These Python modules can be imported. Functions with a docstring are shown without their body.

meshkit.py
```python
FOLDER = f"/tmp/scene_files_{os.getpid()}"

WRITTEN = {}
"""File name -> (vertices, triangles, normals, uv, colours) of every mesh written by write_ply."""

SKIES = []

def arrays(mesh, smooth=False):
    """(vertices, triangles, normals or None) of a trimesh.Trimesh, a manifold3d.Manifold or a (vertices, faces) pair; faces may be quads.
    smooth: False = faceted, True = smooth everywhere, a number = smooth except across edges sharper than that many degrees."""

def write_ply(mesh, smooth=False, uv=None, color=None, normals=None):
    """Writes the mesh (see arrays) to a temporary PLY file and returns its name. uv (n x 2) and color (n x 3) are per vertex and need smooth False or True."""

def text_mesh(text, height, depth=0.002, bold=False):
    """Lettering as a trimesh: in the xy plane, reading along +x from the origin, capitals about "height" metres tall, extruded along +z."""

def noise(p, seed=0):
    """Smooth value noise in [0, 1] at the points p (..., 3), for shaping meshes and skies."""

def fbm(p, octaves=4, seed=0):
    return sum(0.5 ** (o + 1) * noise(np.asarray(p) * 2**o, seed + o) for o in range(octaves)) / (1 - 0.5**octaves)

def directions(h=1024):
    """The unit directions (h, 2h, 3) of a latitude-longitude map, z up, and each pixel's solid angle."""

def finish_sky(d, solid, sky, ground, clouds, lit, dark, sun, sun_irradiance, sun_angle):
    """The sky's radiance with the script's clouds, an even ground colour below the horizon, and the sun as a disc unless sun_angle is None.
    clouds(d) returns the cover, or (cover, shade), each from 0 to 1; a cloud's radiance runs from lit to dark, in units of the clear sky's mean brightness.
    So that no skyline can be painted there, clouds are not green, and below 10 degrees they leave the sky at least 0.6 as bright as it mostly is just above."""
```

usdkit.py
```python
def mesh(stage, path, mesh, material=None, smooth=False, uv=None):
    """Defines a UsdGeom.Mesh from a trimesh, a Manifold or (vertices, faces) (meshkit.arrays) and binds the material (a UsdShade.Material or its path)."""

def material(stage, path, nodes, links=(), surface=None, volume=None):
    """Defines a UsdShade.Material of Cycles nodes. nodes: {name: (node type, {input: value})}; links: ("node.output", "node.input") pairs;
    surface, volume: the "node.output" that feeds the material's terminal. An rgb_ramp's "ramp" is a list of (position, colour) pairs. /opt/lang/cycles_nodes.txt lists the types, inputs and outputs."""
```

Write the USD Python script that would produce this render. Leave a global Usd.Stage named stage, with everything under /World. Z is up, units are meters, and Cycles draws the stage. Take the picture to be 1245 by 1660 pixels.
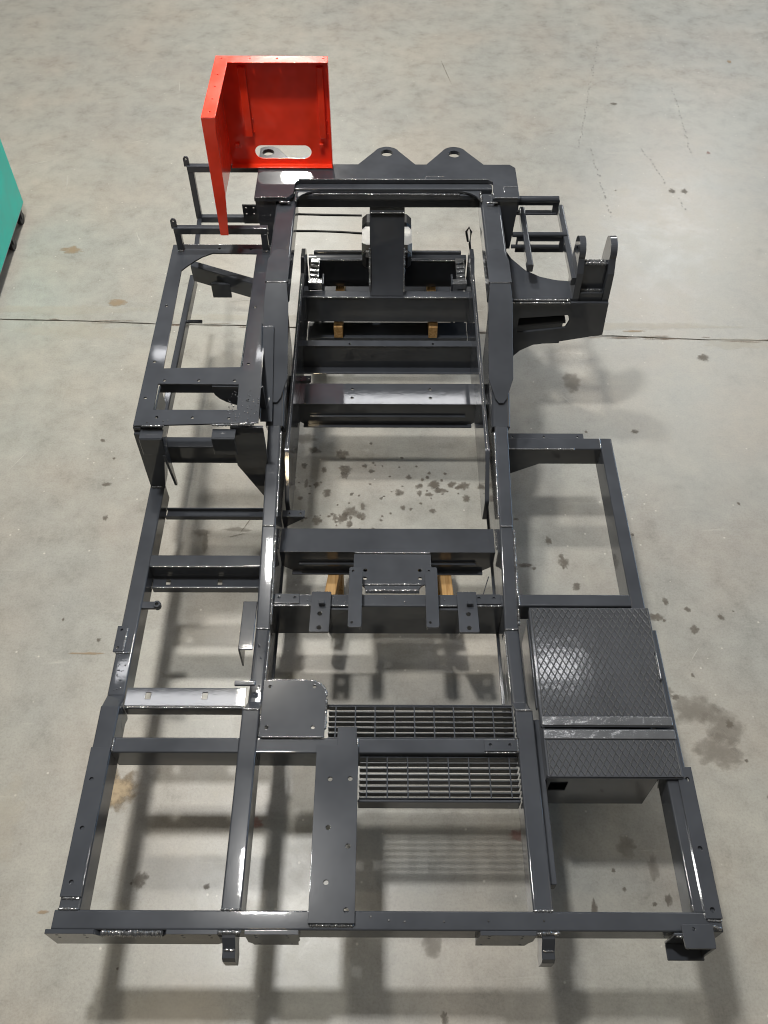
import math, random
import numpy as np
import trimesh
import usdkit
import meshkit
from shapely.geometry import Polygon, Point, box as sbox
from shapely.ops import unary_union
from pxr import Usd, UsdGeom, UsdLux, UsdShade, Gf, Sdf

random.seed(7)
rng = np.random.default_rng(7)
stage = Usd.Stage.CreateInMemory()
UsdGeom.SetStageUpAxis(stage, UsdGeom.Tokens.z)
UsdGeom.SetStageMetersPerUnit(stage, 1.0)
UsdGeom.Xform.Define(stage, '/World')

# ------------------------------------------------------------------ camera
cam = UsdGeom.Camera.Define(stage, '/World/camera')
th, yaw, roll = math.atan(1910 / 1450.0), math.radians(.107), math.radians(.12)
fwd = np.array([-math.sin(yaw) * math.cos(th), math.cos(yaw) * math.cos(th), -math.sin(th)])
rt = np.cross(fwd, [0, 0, 1]); rt /= np.linalg.norm(rt); upv = np.cross(rt, fwd)
r2 = math.cos(roll) * rt + math.sin(roll) * upv
u2 = -math.sin(roll) * rt + math.cos(roll) * upv
m = Gf.Matrix4d(*r2, 0, *u2, 0, *(-fwd), 0, 0, 0, 4.15, 1)
cam.AddTransformOp().Set(m)
cam.CreateHorizontalApertureAttr(36.0)
cam.CreateVerticalApertureAttr(48.0)
cam.CreateFocalLengthAttr(36.0 * 1450 / 1245)
cam.CreateClippingRangeAttr(Gf.Vec2f(.05, 200))
cam.CreateExposureAttr(0.0)

# ------------------------------------------------------------------ lamps of the hall
def lamp(name, pos, w, h, power, color=(1, .97, .92), look=(0, 0, -1)):
    l = UsdLux.RectLight.Define(stage, '/World/' + name)
    d = np.array(look, float); d /= np.linalg.norm(d)
    a = np.cross(d, [0, 1, 0] if abs(d[1]) < .9 else [1, 0, 0]); a /= np.linalg.norm(a); b = np.cross(a, d)
    l.AddTransformOp().Set(Gf.Matrix4d(*a, 0, *b, 0, *(-d), 0, *map(float, pos), 1))
    l.CreateWidthAttr(w); l.CreateHeightAttr(h)
    l.CreateIntensityAttr(power / (w * h)); l.CreateColorAttr(Gf.Vec3f(*color))
    return l

PW = 92.0
WARM, NEUT, COOL = (1, .80, .50), (1, .97, .91), (.95, .98, 1.0)
for i, (x, y, k, c) in enumerate([(-1.36, 2.95, 1.18, (1, .985, .95)), (-1.70, 5.75, .90, (1, .95, .85)), (-1.70, 10.7, .25, (1, .91, .74)), (-1.70, 15.4, 1.45, NEUT), (-1.4, -3.4, .17, WARM)]):
    lamp('hall_lamp' + ('_%03d' % i if i else ''), (x, y, 8.0), .46, .46, PW * k, c)
for i, (x, y, k, c) in enumerate([(6.2, 2.0, .22, WARM), (6.0, 11.5, .5, COOL), (6.0, 16.5, 1.5, COOL), (-9.0, 8.5, .22, WARM)]):
    lamp('side_lamp' + ('_%03d' % i if i else ''), (x, y, 8.0), 2.6, 2.6, PW * k, c)
# long strips of roof lights across the hall
for i, y in enumerate([5.62, 10.9]):
    lamp('roof_strip' + ('_%03d' % i if i else ''), (-.6, y, 8.02), 6.4, .25, 14.5 * 6.4 * .25, (.98, .98, 1.0))
# daylight through a far doorway, low on the right
lamp('door_light', (10, 7.2, 2.4), 2.2, 5.5, 7.0 * 2.2 * 5.5, (.40, .66, 1.0), (-1, -.35, -.12))

dome = UsdLux.DomeLight.Define(stage, '/World/sky')
dome.GetPrim().SetCustomDataByKey('kind', 'structure')
amb = usdkit.material(stage, '/World/Looks/hall_air', {'tc': ('texture_coordinate', {}), 'x': ('separate_xyz', {}),
    'r': ('rgb_ramp', {'ramp': [(0.0, (.020, .015, .008)), (.15, (.030, .023, .014)), (.5, (.078, .068, .050)), (.8, (.125, .119, .108)), (1.0, (.30, .308, .325))]}),
    'b': ('background_shader', {'strength': 1.0})}, [('tc.generated', 'x.vector'), ('x.z', 'r.fac'), ('r.color', 'b.color')], surface='b.background')
UsdShade.MaterialBindingAPI.Apply(dome.GetPrim()).Bind(amb)

# ------------------------------------------------------------------ materials
def paint(name, col, rough=(.16, .34), bump=.10, bev=.003, spec=.5, coat=.6, speck=0.0, wav=.25, cior=1.5, cr=.045):
    n = {
        'geo': ('geometry', {}),
        'big': ('noise_texture', {'scale': 5.0, 'detail': 3.0}),
        'rr': ('map_range', {'from_min': .3, 'from_max': .7, 'to_min': rough[0], 'to_max': rough[1], 'clamp': True}),
        'peel': ('noise_texture', {'scale': 170.0, 'detail': 2.0}),
        'wave': ('noise_texture', {'scale': 22.0, 'detail': 3.0}),
        'bv': ('bevel', {'samples': 4, 'radius': bev}),
        'b1': ('bump', {'strength': wav, 'distance': .004}),
        'b2': ('bump', {'strength': bump, 'distance': .0012}),
        'cr': ('rgb_ramp', {'ramp': [(.3, tuple(.86 * c for c in col)), (.7, tuple(1.14 * c for c in col))]}),
        'p': ('principled_bsdf', {'specular_ior_level': spec, 'coat_weight': coat, 'coat_roughness': cr, 'coat_ior': cior}),
    }
    l = [('geo.position', 'big.vector'), ('geo.position', 'peel.vector'), ('geo.position', 'wave.vector'), ('big.fac', 'rr.value'), ('rr.result', 'p.roughness'),
         ('bv.bevel', 'b1.normal'), ('wave.fac', 'b1.height'), ('b1.normal', 'b2.normal'), ('peel.fac', 'b2.height'),
         ('b2.normal', 'p.normal'), ('b2.normal', 'p.coat_normal'), ('big.fac', 'cr.fac'), ('cr.color', 'p.base_color')]
    return usdkit.material(stage, '/World/Looks/' + name, n, l, surface='p.BSDF')

GREY = paint('anthracite_paint', (.049, .054, .064), rough=(.17, .26), spec=.07, coat=.72, cior=1.55, wav=.020, bump=.03, cr=.02)
MESHP = paint('tread_paint', (.056, .061, .071), rough=(.08, .14), bump=.1, wav=.10, spec=.4, coat=1.0, cior=1.5, cr=.03)
WELD = paint('weld_paint', (.075, .080, .088), rough=(.14, .28), bump=.3, wav=.8, spec=1.0, coat=1.0, cior=2.1)
STRAND = paint('strand_paint', (.040, .044, .050), rough=(.32, .45), bump=.1, wav=.05, spec=.4, coat=0)
RED = paint('red_paint', (.97, .052, .016), rough=(.2, .32), bump=.05, coat=.5, wav=.10)
GREEN = paint('green_paint', (.0, .50, .385), rough=(.35, .5), bump=.05, coat=.1, wav=.05)
RUBBER = paint('black_rubber', (.012, .012, .012), rough=(.45, .6), coat=0, spec=.4)
BLACK = paint('black_plastic', (.010, .010, .011), rough=(.3, .45), coat=0)
WHITE = paint('white_plastic', (.78, .77, .74), rough=(.4, .5), coat=0, wav=.05)
STEEL = paint('bare_steel', (.30, .30, .30), rough=(.3, .45), coat=0)

def wood():
    n = {'geo': ('geometry', {}), 'map': ('mapping', {'scale': (14, 1.6, 14)}),
         'g': ('noise_texture', {'scale': 3.0, 'detail': 6.0, 'distortion': 1.2}),
         'cr': ('rgb_ramp', {'ramp': [(.25, (.25, .13, .045)), (.5, (.42, .25, .10)), (.75, (.54, .35, .16))]}),
         'bp': ('bump', {'strength': .4, 'distance': .003}),
         'p': ('principled_bsdf', {'roughness': .75, 'specular_ior_level': .25})}
    l = [('geo.position', 'map.vector'), ('map.vector', 'g.vector'), ('g.fac', 'cr.fac'), ('cr.color', 'p.base_color'), ('g.fac', 'bp.height'), ('bp.normal', 'p.normal')]
    return usdkit.material(stage, '/World/Looks/wood', n, l, surface='p.BSDF')
WOOD = wood()

def concrete(name, tint=(.855, .855, .832)):
    t = lambda c: tuple(a * b for a, b in zip(c, tint))
    n = {'geo': ('geometry', {}),
         'n1': ('noise_texture', {'scale': .55, 'detail': 5.0, 'roughness': .6, 'distortion': .2}),
         'n2': ('noise_texture', {'scale': 5.5, 'detail': 10.0, 'roughness': .72, 'distortion': .15}),
         'n3': ('noise_texture', {'scale': 90.0, 'detail': 5.0, 'roughness': .75}),
         'c1': ('rgb_ramp', {'ramp': [(.30, t((.365, .357, .338))), (.5, t((.405, .392, .362))), (.70, t((.440, .422, .382)))]}),
         'c2': ('rgb_ramp', {'ramp': [(.28, (.74, .74, .735)), (.40, (.92, .92, .915)), (.50, (.99, .99, .99)), (.60, (1.045, 1.045, 1.04)), (.74, (1.17, 1.16, 1.14))]}),
         'c3': ('rgb_ramp', {'ramp': [(.25, (.80, .80, .80)), (.5, (1, 1, 1)), (.8, (1.14, 1.14, 1.13))]}),
         'nh': ('noise_texture', {'scale': 1.5, 'detail': 3.0}), 'hm': ('mapping', {'location': (7.3, 2.1, 0)}),
         'ch': ('rgb_ramp', {'ramp': [(.36, (.978, 1.0, 1.012)), (.5, (1, 1, 1)), (.64, (1.025, .992, .972))]}),
         'mh': ('mix_color', {'blend_type': 'multiply', 'fac': 1.0, 'use_clamp': False}),
         'm1': ('mix_color', {'blend_type': 'multiply', 'fac': 1.0, 'use_clamp': False}),
         'm2': ('mix_color', {'blend_type': 'multiply', 'fac': 1.0, 'use_clamp': False}),
         # small dark spots
         'v': ('voronoi_texture', {'scale': 5.5, 'feature': 'f1', 'randomness': 1.0}),
         'vd': ('noise_texture', {'scale': 14.0, 'detail': 4.0}),
         'vs': ('math', {'math_type': 'multiply_add', 'value2': .16}),
         'vm': ('map_range', {'range_type': 'smoothstep', 'from_min': .085, 'from_max': .125, 'to_min': 1.0, 'to_max': 0.0, 'clamp': True}),
         'vg': ('noise_texture', {'scale': 1.3, 'detail': 2.0}),
         'vgm': ('map_range', {'range_type': 'smoothstep', 'from_min': .47, 'from_max': .60, 'to_min': 0.0, 'to_max': .6, 'clamp': True}),
         'vx': ('math', {'math_type': 'multiply'}),
         'm3': ('mix_color', {'blend_type': 'mix', 'b': (.185, .165, .135)}),
         # pale flecks
         'w': ('voronoi_texture', {'scale': 9.0, 'feature': 'f1', 'randomness': 1.0}),
         'wm': ('map_range', {'range_type': 'smoothstep', 'from_min': .028, 'from_max': .07, 'to_min': .6, 'to_max': 0.0, 'clamp': True}),
         'm4': ('mix_color', {'blend_type': 'mix', 'b': (.66, .63, .57)}),
         # faint scuffs
         'smap': ('mapping', {'scale': (.9, 9.0, 1.0), 'rotation': (0, 0, .5)}),
         's': ('noise_texture', {'scale': 2.2, 'detail': 7.0, 'roughness': .72, 'distortion': .4}),
         'sm': ('map_range', {'range_type': 'smoothstep', 'from_min': .61, 'from_max': .74, 'to_min': 0.0, 'to_max': .38, 'clamp': True}),
         'm5': ('mix_color', {'blend_type': 'mix', 'b': (.58, .55, .49)}),
         'rr': ('map_range', {'from_min': .3, 'from_max': .7, 'to_min': .27, 'to_max': .42, 'clamp': True}),
         'hb': ('mix_float', {'fac': .5}),
         'bp': ('bump', {'strength': .18, 'distance': .004}),
         'p': ('principled_bsdf', {'specular_ior_level': .5})}
    l = [('geo.position', x + '.vector') for x in ('n1', 'n2', 'n3', 'v', 'vd', 'vg', 'w', 'smap')] + [('smap.vector', 's.vector'),
         ('n1.fac', 'c1.fac'), ('n2.fac', 'c2.fac'), ('n3.fac', 'c3.fac'), ('c1.color', 'm1.a'), ('c2.color', 'm1.b'), ('m1.result', 'm2.a'), ('c3.color', 'm2.b'),
         ('vd.fac', 'vs.value1'), ('v.distance', 'vs.value3'), ('vs.value', 'vm.value'), ('vg.fac', 'vgm.value'), ('vm.result', 'vx.value1'), ('vgm.result', 'vx.value2'),
         ('geo.position', 'hm.vector'), ('hm.vector', 'nh.vector'), ('nh.fac', 'ch.fac'), ('m2.result', 'mh.a'), ('ch.color', 'mh.b'), ('vx.value', 'm3.fac'), ('mh.result', 'm3.a'), ('w.distance', 'wm.value'), ('wm.result', 'm4.fac'), ('m3.result', 'm4.a'),
         ('s.fac', 'sm.value'), ('sm.result', 'm5.fac'), ('m4.result', 'm5.a'), ('m5.result', 'p.base_color'),
         ('n2.fac', 'rr.value'), ('rr.result', 'p.roughness'), ('n2.fac', 'hb.a'), ('n3.fac', 'hb.b'), ('hb.result', 'bp.height'), ('bp.normal', 'p.normal')]
    return usdkit.material(stage, '/World/Looks/' + name, n, l, surface='p.BSDF')
FLOOR = concrete('concrete')

def stain_mat(name, col, alpha, scale=18.0):
    n = {'geo': ('geometry', {}), 'n': ('noise_texture', {'scale': scale, 'detail': 5.0, 'roughness': .65}), 'd': ('attribute', {'attribute': 'dens'}),
         'ad': ('math', {'math_type': 'multiply_add', 'value2': .62}),
         'a': ('map_range', {'range_type': 'smoothstep', 'from_min': .60, 'from_max': 1.12, 'to_min': 0.0, 'to_max': alpha, 'clamp': True}),
         't': ('transparent_bsdf', {'color': (1, 1, 1)}), 'p': ('principled_bsdf', {'base_color': col, 'roughness': .5, 'specular_ior_level': .3}),
         'm': ('mix_closure', {})}
    l = [('geo.position', 'n.vector'), ('d.fac', 'ad.value1'), ('n.fac', 'ad.value3'), ('ad.value', 'a.value'), ('a.result', 'm.fac'), ('t.BSDF', 'm.closure1'), ('p.BSDF', 'm.closure2')]
    return usdkit.material(stage, '/World/Looks/' + name, n, l, surface='m.closure')
OIL = stain_mat('oil_stain', (.135, .118, .095), .72, 40.0)
PALE = stain_mat('pale_stain', (.50, .465, .39), .32, 14.0)
DAMP = stain_mat('damp_stain', (.19, .172, .145), .55, 16.0)
RUST = stain_mat('rust_stain', (.33, .245, .155), .7, 22.0)
MAROON = stain_mat('red_stain', (.22, .085, .07), .5, 40.0)
SCUFF = stain_mat('tyre_mark', (.17, .165, .155), .42, 60.0)
GROOVE = usdkit.material(stage, '/World/Looks/joint', {'p': ('principled_bsdf', {'base_color': (.10, .072, .052), 'roughness': .9})}, [], surface='p.BSDF')

# ------------------------------------------------------------------ scene helpers
ORIGIN, USED = {}, {}
def path_for(name, parent):
    base = (parent or '/World') + '/' + name
    k = USED.get(base, 0); USED[base] = k + 1
    return base if k == 0 else '%s_%03d' % (base, k)
def props(prim, **kw):
    for k, v in kw.items():
        if v: prim.SetCustomDataByKey(k, v)
def thing(name, label, cat, loc=(0, 0, 0), group=None):
    p = path_for(name, None)
    x = UsdGeom.Xform.Define(stage, p); x.AddTranslateOp().Set(Gf.Vec3d(*map(float, loc)))
    ORIGIN[p] = np.array(loc, float)
    props(x.GetPrim(), label=label, category=cat, group=group)
    return p
def obj(name, mesh, mat, parent=None, smooth=False, **kw):
    p = path_for(name, parent)
    o = ORIGIN.get(parent, np.zeros(3)); ORIGIN[p] = o
    if isinstance(mesh, (list, tuple)): mesh = trimesh.util.concatenate(list(mesh))
    mesh = mesh.copy(); mesh.apply_translation(-o)
    g = usdkit.mesh(stage, p, mesh, mat, smooth=smooth)
    props(g.GetPrim(), **kw)
    return p

def ring(w, h, r, n=4):
    r = min(r, w / 2 - 1e-4, h / 2 - 1e-4); pts = []
    for cx, cy, a0 in ((w / 2 - r, h / 2 - r, 0), (-w / 2 + r, h / 2 - r, 90), (-w / 2 + r, -h / 2 + r, 180), (w / 2 - r, -h / 2 + r, 270)):
        for k in range(n + 1):
            a = math.radians(a0 + 90 * k / n); pts.append((cx + r * math.cos(a), cy + r * math.sin(a)))
    return np.array(pts)
def loft(path, prof, side=None):
    """profile (side, up) swept along a polyline; up stays in the plane of z."""
    path = np.array(path, float); V = []; N = len(prof)
    for i, p in enumerate(path):
        t = path[min(i + 1, len(path) - 1)] - path[max(i - 1, 0)]; t /= np.linalg.norm(t)
        s = np.cross(t, [0, 0, 1]) if abs(t[2]) < .95 else np.array([1.0, 0, 0]); s /= np.linalg.norm(s); u = np.cross(s, t)
        V.append(p + prof[:, :1] * s + prof[:, 1:] * u)
    V = np.vstack(V); F = []
    for i in range(len(path) - 1):
        for k in range(N):
            a, b = i * N + k, i * N + (k + 1) % N; c, d = a + N, b + N
            F += [(a, b, d), (a, d, c)]
    n0 = len(V); V = np.vstack([V, path[:1] + (V[:N].mean(0) - path[0]), path[-1:] + (V[n0 - N:n0].mean(0) - path[-1])])
    for k in range(N):
        F += [(n0, (k + 1) % N, k), (n0 + 1, n0 - N + k, n0 - N + (k + 1) % N)]
    m = trimesh.Trimesh(V, F, process=False)
    if m.volume < 0: m.invert()
    return m
def beam(p0, p1, w, h, r=.007, n=4):
    """box tube whose TOP centre line runs p0-p1."""
    pr = ring(w, h, r, n); pr[:, 1] -= h / 2
    return loft([p0, p1], pr)
def rail(path, w, h, r=.008):
    pr = ring(w, h, r); pr[:, 1] -= h / 2
    return loft(path, pr)
def bx(x0, x1, y0, y1, z0, z1, c=.0025):
    P = []
    for sx in (0, 1):
        for sy in (0, 1):
            for sz in (0, 1):
                p = np.array([(x0, x1)[sx], (y0, y1)[sy], (z0, z1)[sz]]); d = np.array([1 - 2 * sx, 1 - 2 * sy, 1 - 2 * sz])
                for k in range(3):
                    q = p.copy()
                    for j in range(3):
                        if j != k: q[j] += d[j] * c
                    P.append(q)
    return trimesh.convex.convex_hull(np.array(P))
def ext(poly, th):
    gs = getattr(poly, 'geoms', [poly])
    return trimesh.util.concatenate([trimesh.creation.extrude_polygon(g, th, engine='earcut') for g in gs])
def P2(pts, holes=(), r=0):
    p = pts if hasattr(pts, 'buffer') else Polygon(pts)
    if not p.is_valid: p = p.buffer(0)
    if r: p = p.buffer(-r).buffer(r, 5)
    for h in holes:
        p = p.difference(Point(h[0], h[1]).buffer(h[2], 6))
    return p
def mxy(poly, ztop, th):
    m = ext(poly, th); m.apply_translation([0, 0, ztop - th]); return m
def mxz(poly, y, th):
    m = ext(poly, th); v = m.vertices.copy(); m.vertices = np.c_[v[:, 0], y + v[:, 2], v[:, 1]]; m.invert()
    if m.volume < 0: m.invert()
    return m
def myz(poly, x, th):
    m = ext(poly, th); v = m.vertices.copy(); m.vertices = np.c_[x + v[:, 2], v[:, 0], v[:, 1]]
    if m.volume < 0: m.invert()
    return m
def rodm(p0, p1, r, n=10):
    a = np.linspace(0, 2 * math.pi, n, endpoint=False)
    return loft([p0, p1], np.c_[r * np.cos(a), r * np.sin(a)])
WSEED = [0]
def weld(p0, p1, r=.0045, step=.0065, rough=.45):
    """a rippled bead of weld from p0 to p1."""
    p0, p1 = np.array(p0, float), np.array(p1, float); L = np.linalg.norm(p1 - p0); n = max(4, int(L / step * 2))
    WSEED[0] += 1; g = np.random.default_rng(WSEED[0]); t = (p1 - p0) / L
    s = np.cross(t, [0, 0, 1]) if abs(t[2]) < .95 else np.array([1.0, 0, 0]); s /= np.linalg.norm(s); u = np.cross(s, t)
    a = np.linspace(0, 2 * math.pi, 7, endpoint=False); V = []
    for i in range(n + 1):
        rr = r * (1 + .22 * (-1) ** i + rough * (g.random() - .5)); o = s * r * .5 * (g.random() - .5)
        if i in (0, n): rr *= .35
        V.append(p0 + (p1 - p0) * i / n + o + rr * (np.cos(a)[:, None] * s + np.sin(a)[:, None] * u))
    V = np.vstack(V); F = []
    for i in range(n):
        for k in range(7):
            A, B = i * 7 + k, i * 7 + (k + 1) % 7; F += [(A, B, B + 7), (A, B + 7, A + 7)]
    m = trimesh.Trimesh(V, F, process=False); m.fix_normals() if False else None
    if m.volume < 0: m.invert()
    return m

# ------------------------------------------------------------------ floor (two slabs and the joint between them)
def jy(x): return 4.825 + (x + 2.685) * (4.627 - 4.825) / (2.607 + 2.685)
def slab(near):
    xs = np.r_[-9.0, -5, np.arange(-3.2, 3.3, .07), 5, 9]; g_ = np.random.default_rng(3 if near else 4); wob = .004 * np.sin(5.1 * xs) + g_.normal(0, .0014, len(xs))
    edge = [(x, jy(x) + w + (-.006 if near else .006)) for x, w in zip(xs, wob)]
    pts = edge + ([(9, -3.0), (-9, -3.0)] if near else [(9, 15.0), (-9, 15.0)])
    return mxy(Polygon(pts), 0, .12)
floor = obj('floor', slab(True), FLOOR, kind='structure')
floor2 = obj('floor', slab(False), FLOOR, kind='structure')
obj('joint', mxy(Polygon([(-9, jy(-9) - .03), (9, jy(9) - .03), (9, jy(9) + .03), (-9, jy(-9) + .03)]), -.012, .05), GROOVE, floor)
def blob(x, y, rx, ry, seed, z=.0006, rot=0.0):
    """an irregular patch of rings, dense inside and thinning to its rim."""
    g = np.random.default_rng(seed); n = 44; a = np.linspace(0, 2 * math.pi, n, endpoint=False)
    r = 1 + sum(g.uniform(-.2, .2) / (k ** .5) * np.sin(k * a + g.uniform(0, 6.3)) for k in range(2, 11))
    V, dn = [(x, y, z)], [1.0]
    for f, de in ((.45, .85), (.8, .62), (1.0, .36), (1.2, .0)):
        V += [(x + rx * f * q * math.cos(b), y + ry * f * q * math.sin(b), z) for q, b in zip(r, a)]; dn += [de] * n
    F = [(0, 1 + i, 1 + (i + 1) % n) for i in range(n)]
    for k in range(3):
        o = 1 + k * n
        for i in range(n):
            j = (i + 1) % n; F += [(o + i, o + n + i, o + n + j), (o + i, o + n + j, o + j)]
    V = np.array(V); c_, s_ = math.cos(rot), math.sin(rot); dx, dy = V[:, 0] - x, V[:, 1] - y
    return np.c_[x + dx * c_ - dy * s_, y + dx * s_ + dy * c_, V[:, 2]], np.array(F), np.array(dn)
def stain(name, parts_, mat, parent, **kw):
    V, F, Dn, o = [], [], [], 0
    for v, f, d_ in parts_: V.append(v); F.append(f + o); Dn.append(d_); o += len(v)
    p = path_for(name, parent); ORIGIN[p] = np.zeros(3)
    g = usdkit.mesh(stage, p, (np.vstack(V), np.vstack(F)), mat)
    UsdGeom.PrimvarsAPI(g).CreatePrimvar('dens', Sdf.ValueTypeNames.FloatArray, 'vertex').Set([float(q) for q in np.concatenate(Dn)])
    props(g.GetPrim(), **kw)
k = 100
for mat, lst in ((OIL, [(-.195, 3.15, .05, .05), (-.25, 3.10, .035, .04), (-.29, 3.11, .02, .03), (-.15, 3.12, .018, .025), (.297, 3.355, .035, .03), (.40, 3.36, .03, .028), (.33, 3.31, .05, .022), (.45, 3.34, .02, .015), (.20, 3.34, .03, .02), (.26, 3.28, .03, .018), (.36, 3.44, .014, .012), (-.262, 3.59, .045, .05), (-.24, 3.47, .05, .04), (-.345, 3.29, .03, .04), (-.434, 3.625, .05, .03), (-.49, 3.5, .02, .03), (-.55, 3.33, .02, .06), (-.47, 3.36, .015, .04), (-.13, 3.19, .02, .03),
                      (1.466, 1.987, .02, .02), (1.255, 3.786, .012, .015), (2.29, 6.387, .03, .04), (2.39, 6.387, .03, .04), (2.13, 4.459, .05, .04), (1.63, 2.50, .02, .02), (1.80, 2.45, .02, .025), (.93, 2.95, .025, .03), (1.00, 2.80, .035, .05), (.70, 2.72, .03, .05), (.78, 2.78, .05, .02), (1.35, 2.6, .03, .04), (1.45, 2.45, .05, .03), (1.52, 2.55, .02, .03), (1.40, 2.30, .03, .02), (-1.5, 2.3, .015, .015), (-1.62, 3.1, .02, .025), (-1.66, 3.35, .03, .02), (1.25, 1.02, .02, .03), (.92, .98, .018, .05), (.25, .56, .02, .03), (1.28, .95, .018, .018), (-1.75, 3.7, .02, .015)]),
                 (DAMP, [(.205, .84, .055, .065), (1.208, 1.16, .03, .07), (1.55, 1.92, .13, .10), (1.68, 1.83, .10, .12), (1.42, 2.02, .05, .05), (1.62, 1.70, .14, .10), (1.22, 4.22, .08, .1), (1.05, 3.62, .03, .09), (-.5, 3.72, .09, .05), (1.08, 1.55, .06, .04), (1.95, 1.62, .12, .05), (1.10, 1.25, .05, .06), (-1.05, 3.0, .06, .03), (-.85, 3.02, .09, .02), (-1.02, 2.92, .02, .09)]),
                 (RUST, [(-1.0, 1.95, .02, .015), (-2.35, 5.6, .10, .05), (-1.9, 5.0, .08, .05), (-1.55, 2.22, .12, .008), (3.23, 8.5, .03, .03), (-1.48, .96, .03, .01), (1.7, 4.72, .12, .01)]),
                 (PALE, [(-2.3, 4.92, .8, .06), (-.9, 4.85, .8, .05), (1.6, 4.77, .9, .05), (-2.1, 4.70, .5, .10), (2.4, 4.6, .3, .07), (-1.8, 1.3, .15, .3), (-.85, .58, .25, .12), (1.9, .9, .2, .3)]),
                 (MAROON, [(.63, 1.30, .07, .035), (2.70, 6.942, .025, .02), (-.6, 1.35, .05, .03)])):
    for (x, y, rx, ry) in lst:
        k += 1; stain('stain', [blob(x, y, rx * .85, ry * .85, k, .0006 + .00003 * (k % 60))], mat, floor if y < jy(x) else floor2)
for (cx_, cy_, sx_, sy_, n_) in ((-.22, 3.12, .13, .07, 26), (.36, 3.34, .14, .05, 20), (.10, 3.25, .12, .08, 14), (-.1, 3.5, .25, .12, 18), (-.5, 3.4, .06, .15, 10), (1.5, 2.4, .2, .15, 8), (1.2, 1.05, .12, .12, 4), (.95, 2.9, .1, .15, 4), (-1.6, 2.6, .3, .6, 4), (1.9, 1.5, .2, .4, 5), (-.9, 1.1, .2, .2, 4), (1.9, 3.6, .3, .5, 4), (2.0, 6.2, .5, .8, 4)):
    for q in range(n_):
        k += 1; x, y, r_ = cx_ + rng.normal(0, sx_), cy_ + rng.normal(0, sy_), min(.034, .006 + rng.exponential(.007))
        if abs(y - jy(x)) > .06: stain('stain', [blob(x, y, r_, r_ * rng.uniform(.7, 1.3), k, .0006 + .00003 * (k % 60))], OIL, floor if y < jy(x) else floor2)
DIRT = stain_mat('joint_dirt', (.19, .14, .105), .42, 30.0)
for q in range(46):
    k += 1; x = rng.uniform(-3.0, 3.0); side = 1 if q % 2 else -1
    stain('joint_dirt', [blob(x, jy(x) + side * rng.uniform(.010, .018), rng.uniform(.03, .12), rng.uniform(.004, .009), k, .0021 + .00001 * q)], DIRT, floor if side < 0 else floor2)
k += 1; stain('stain', [blob(-1.262, 1.495, .105, .105, k, .0031)], stain_mat('ring_stain', (.20, .15, .09), .75, 26.0), floor)
k += 1; stain('stain', [blob(-1.262, 1.495, .070, .070, k, .0034)], stain_mat('sand_stain', (.46, .36, .23), .85, 40.0), floor)
CHALK = stain_mat('pale_scratch', (.62, .60, .55), .42, 70.0)
for q in range(34):
    k += 1
    x, y = (rng.uniform(-3.2, -.9), rng.uniform(5.0, 9.0)) if q < 18 else (rng.uniform(-2.4, 2.6), rng.uniform(.5, 8.0))
    if abs(y - jy(x)) > .2: stain('scratch', [blob(x, y, rng.uniform(.03, .16), rng.uniform(.002, .005), k, .0025 + .00002 * q, rng.uniform(0, 3.1))], CHALK, floor if y < jy(x) else floor2)
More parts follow.
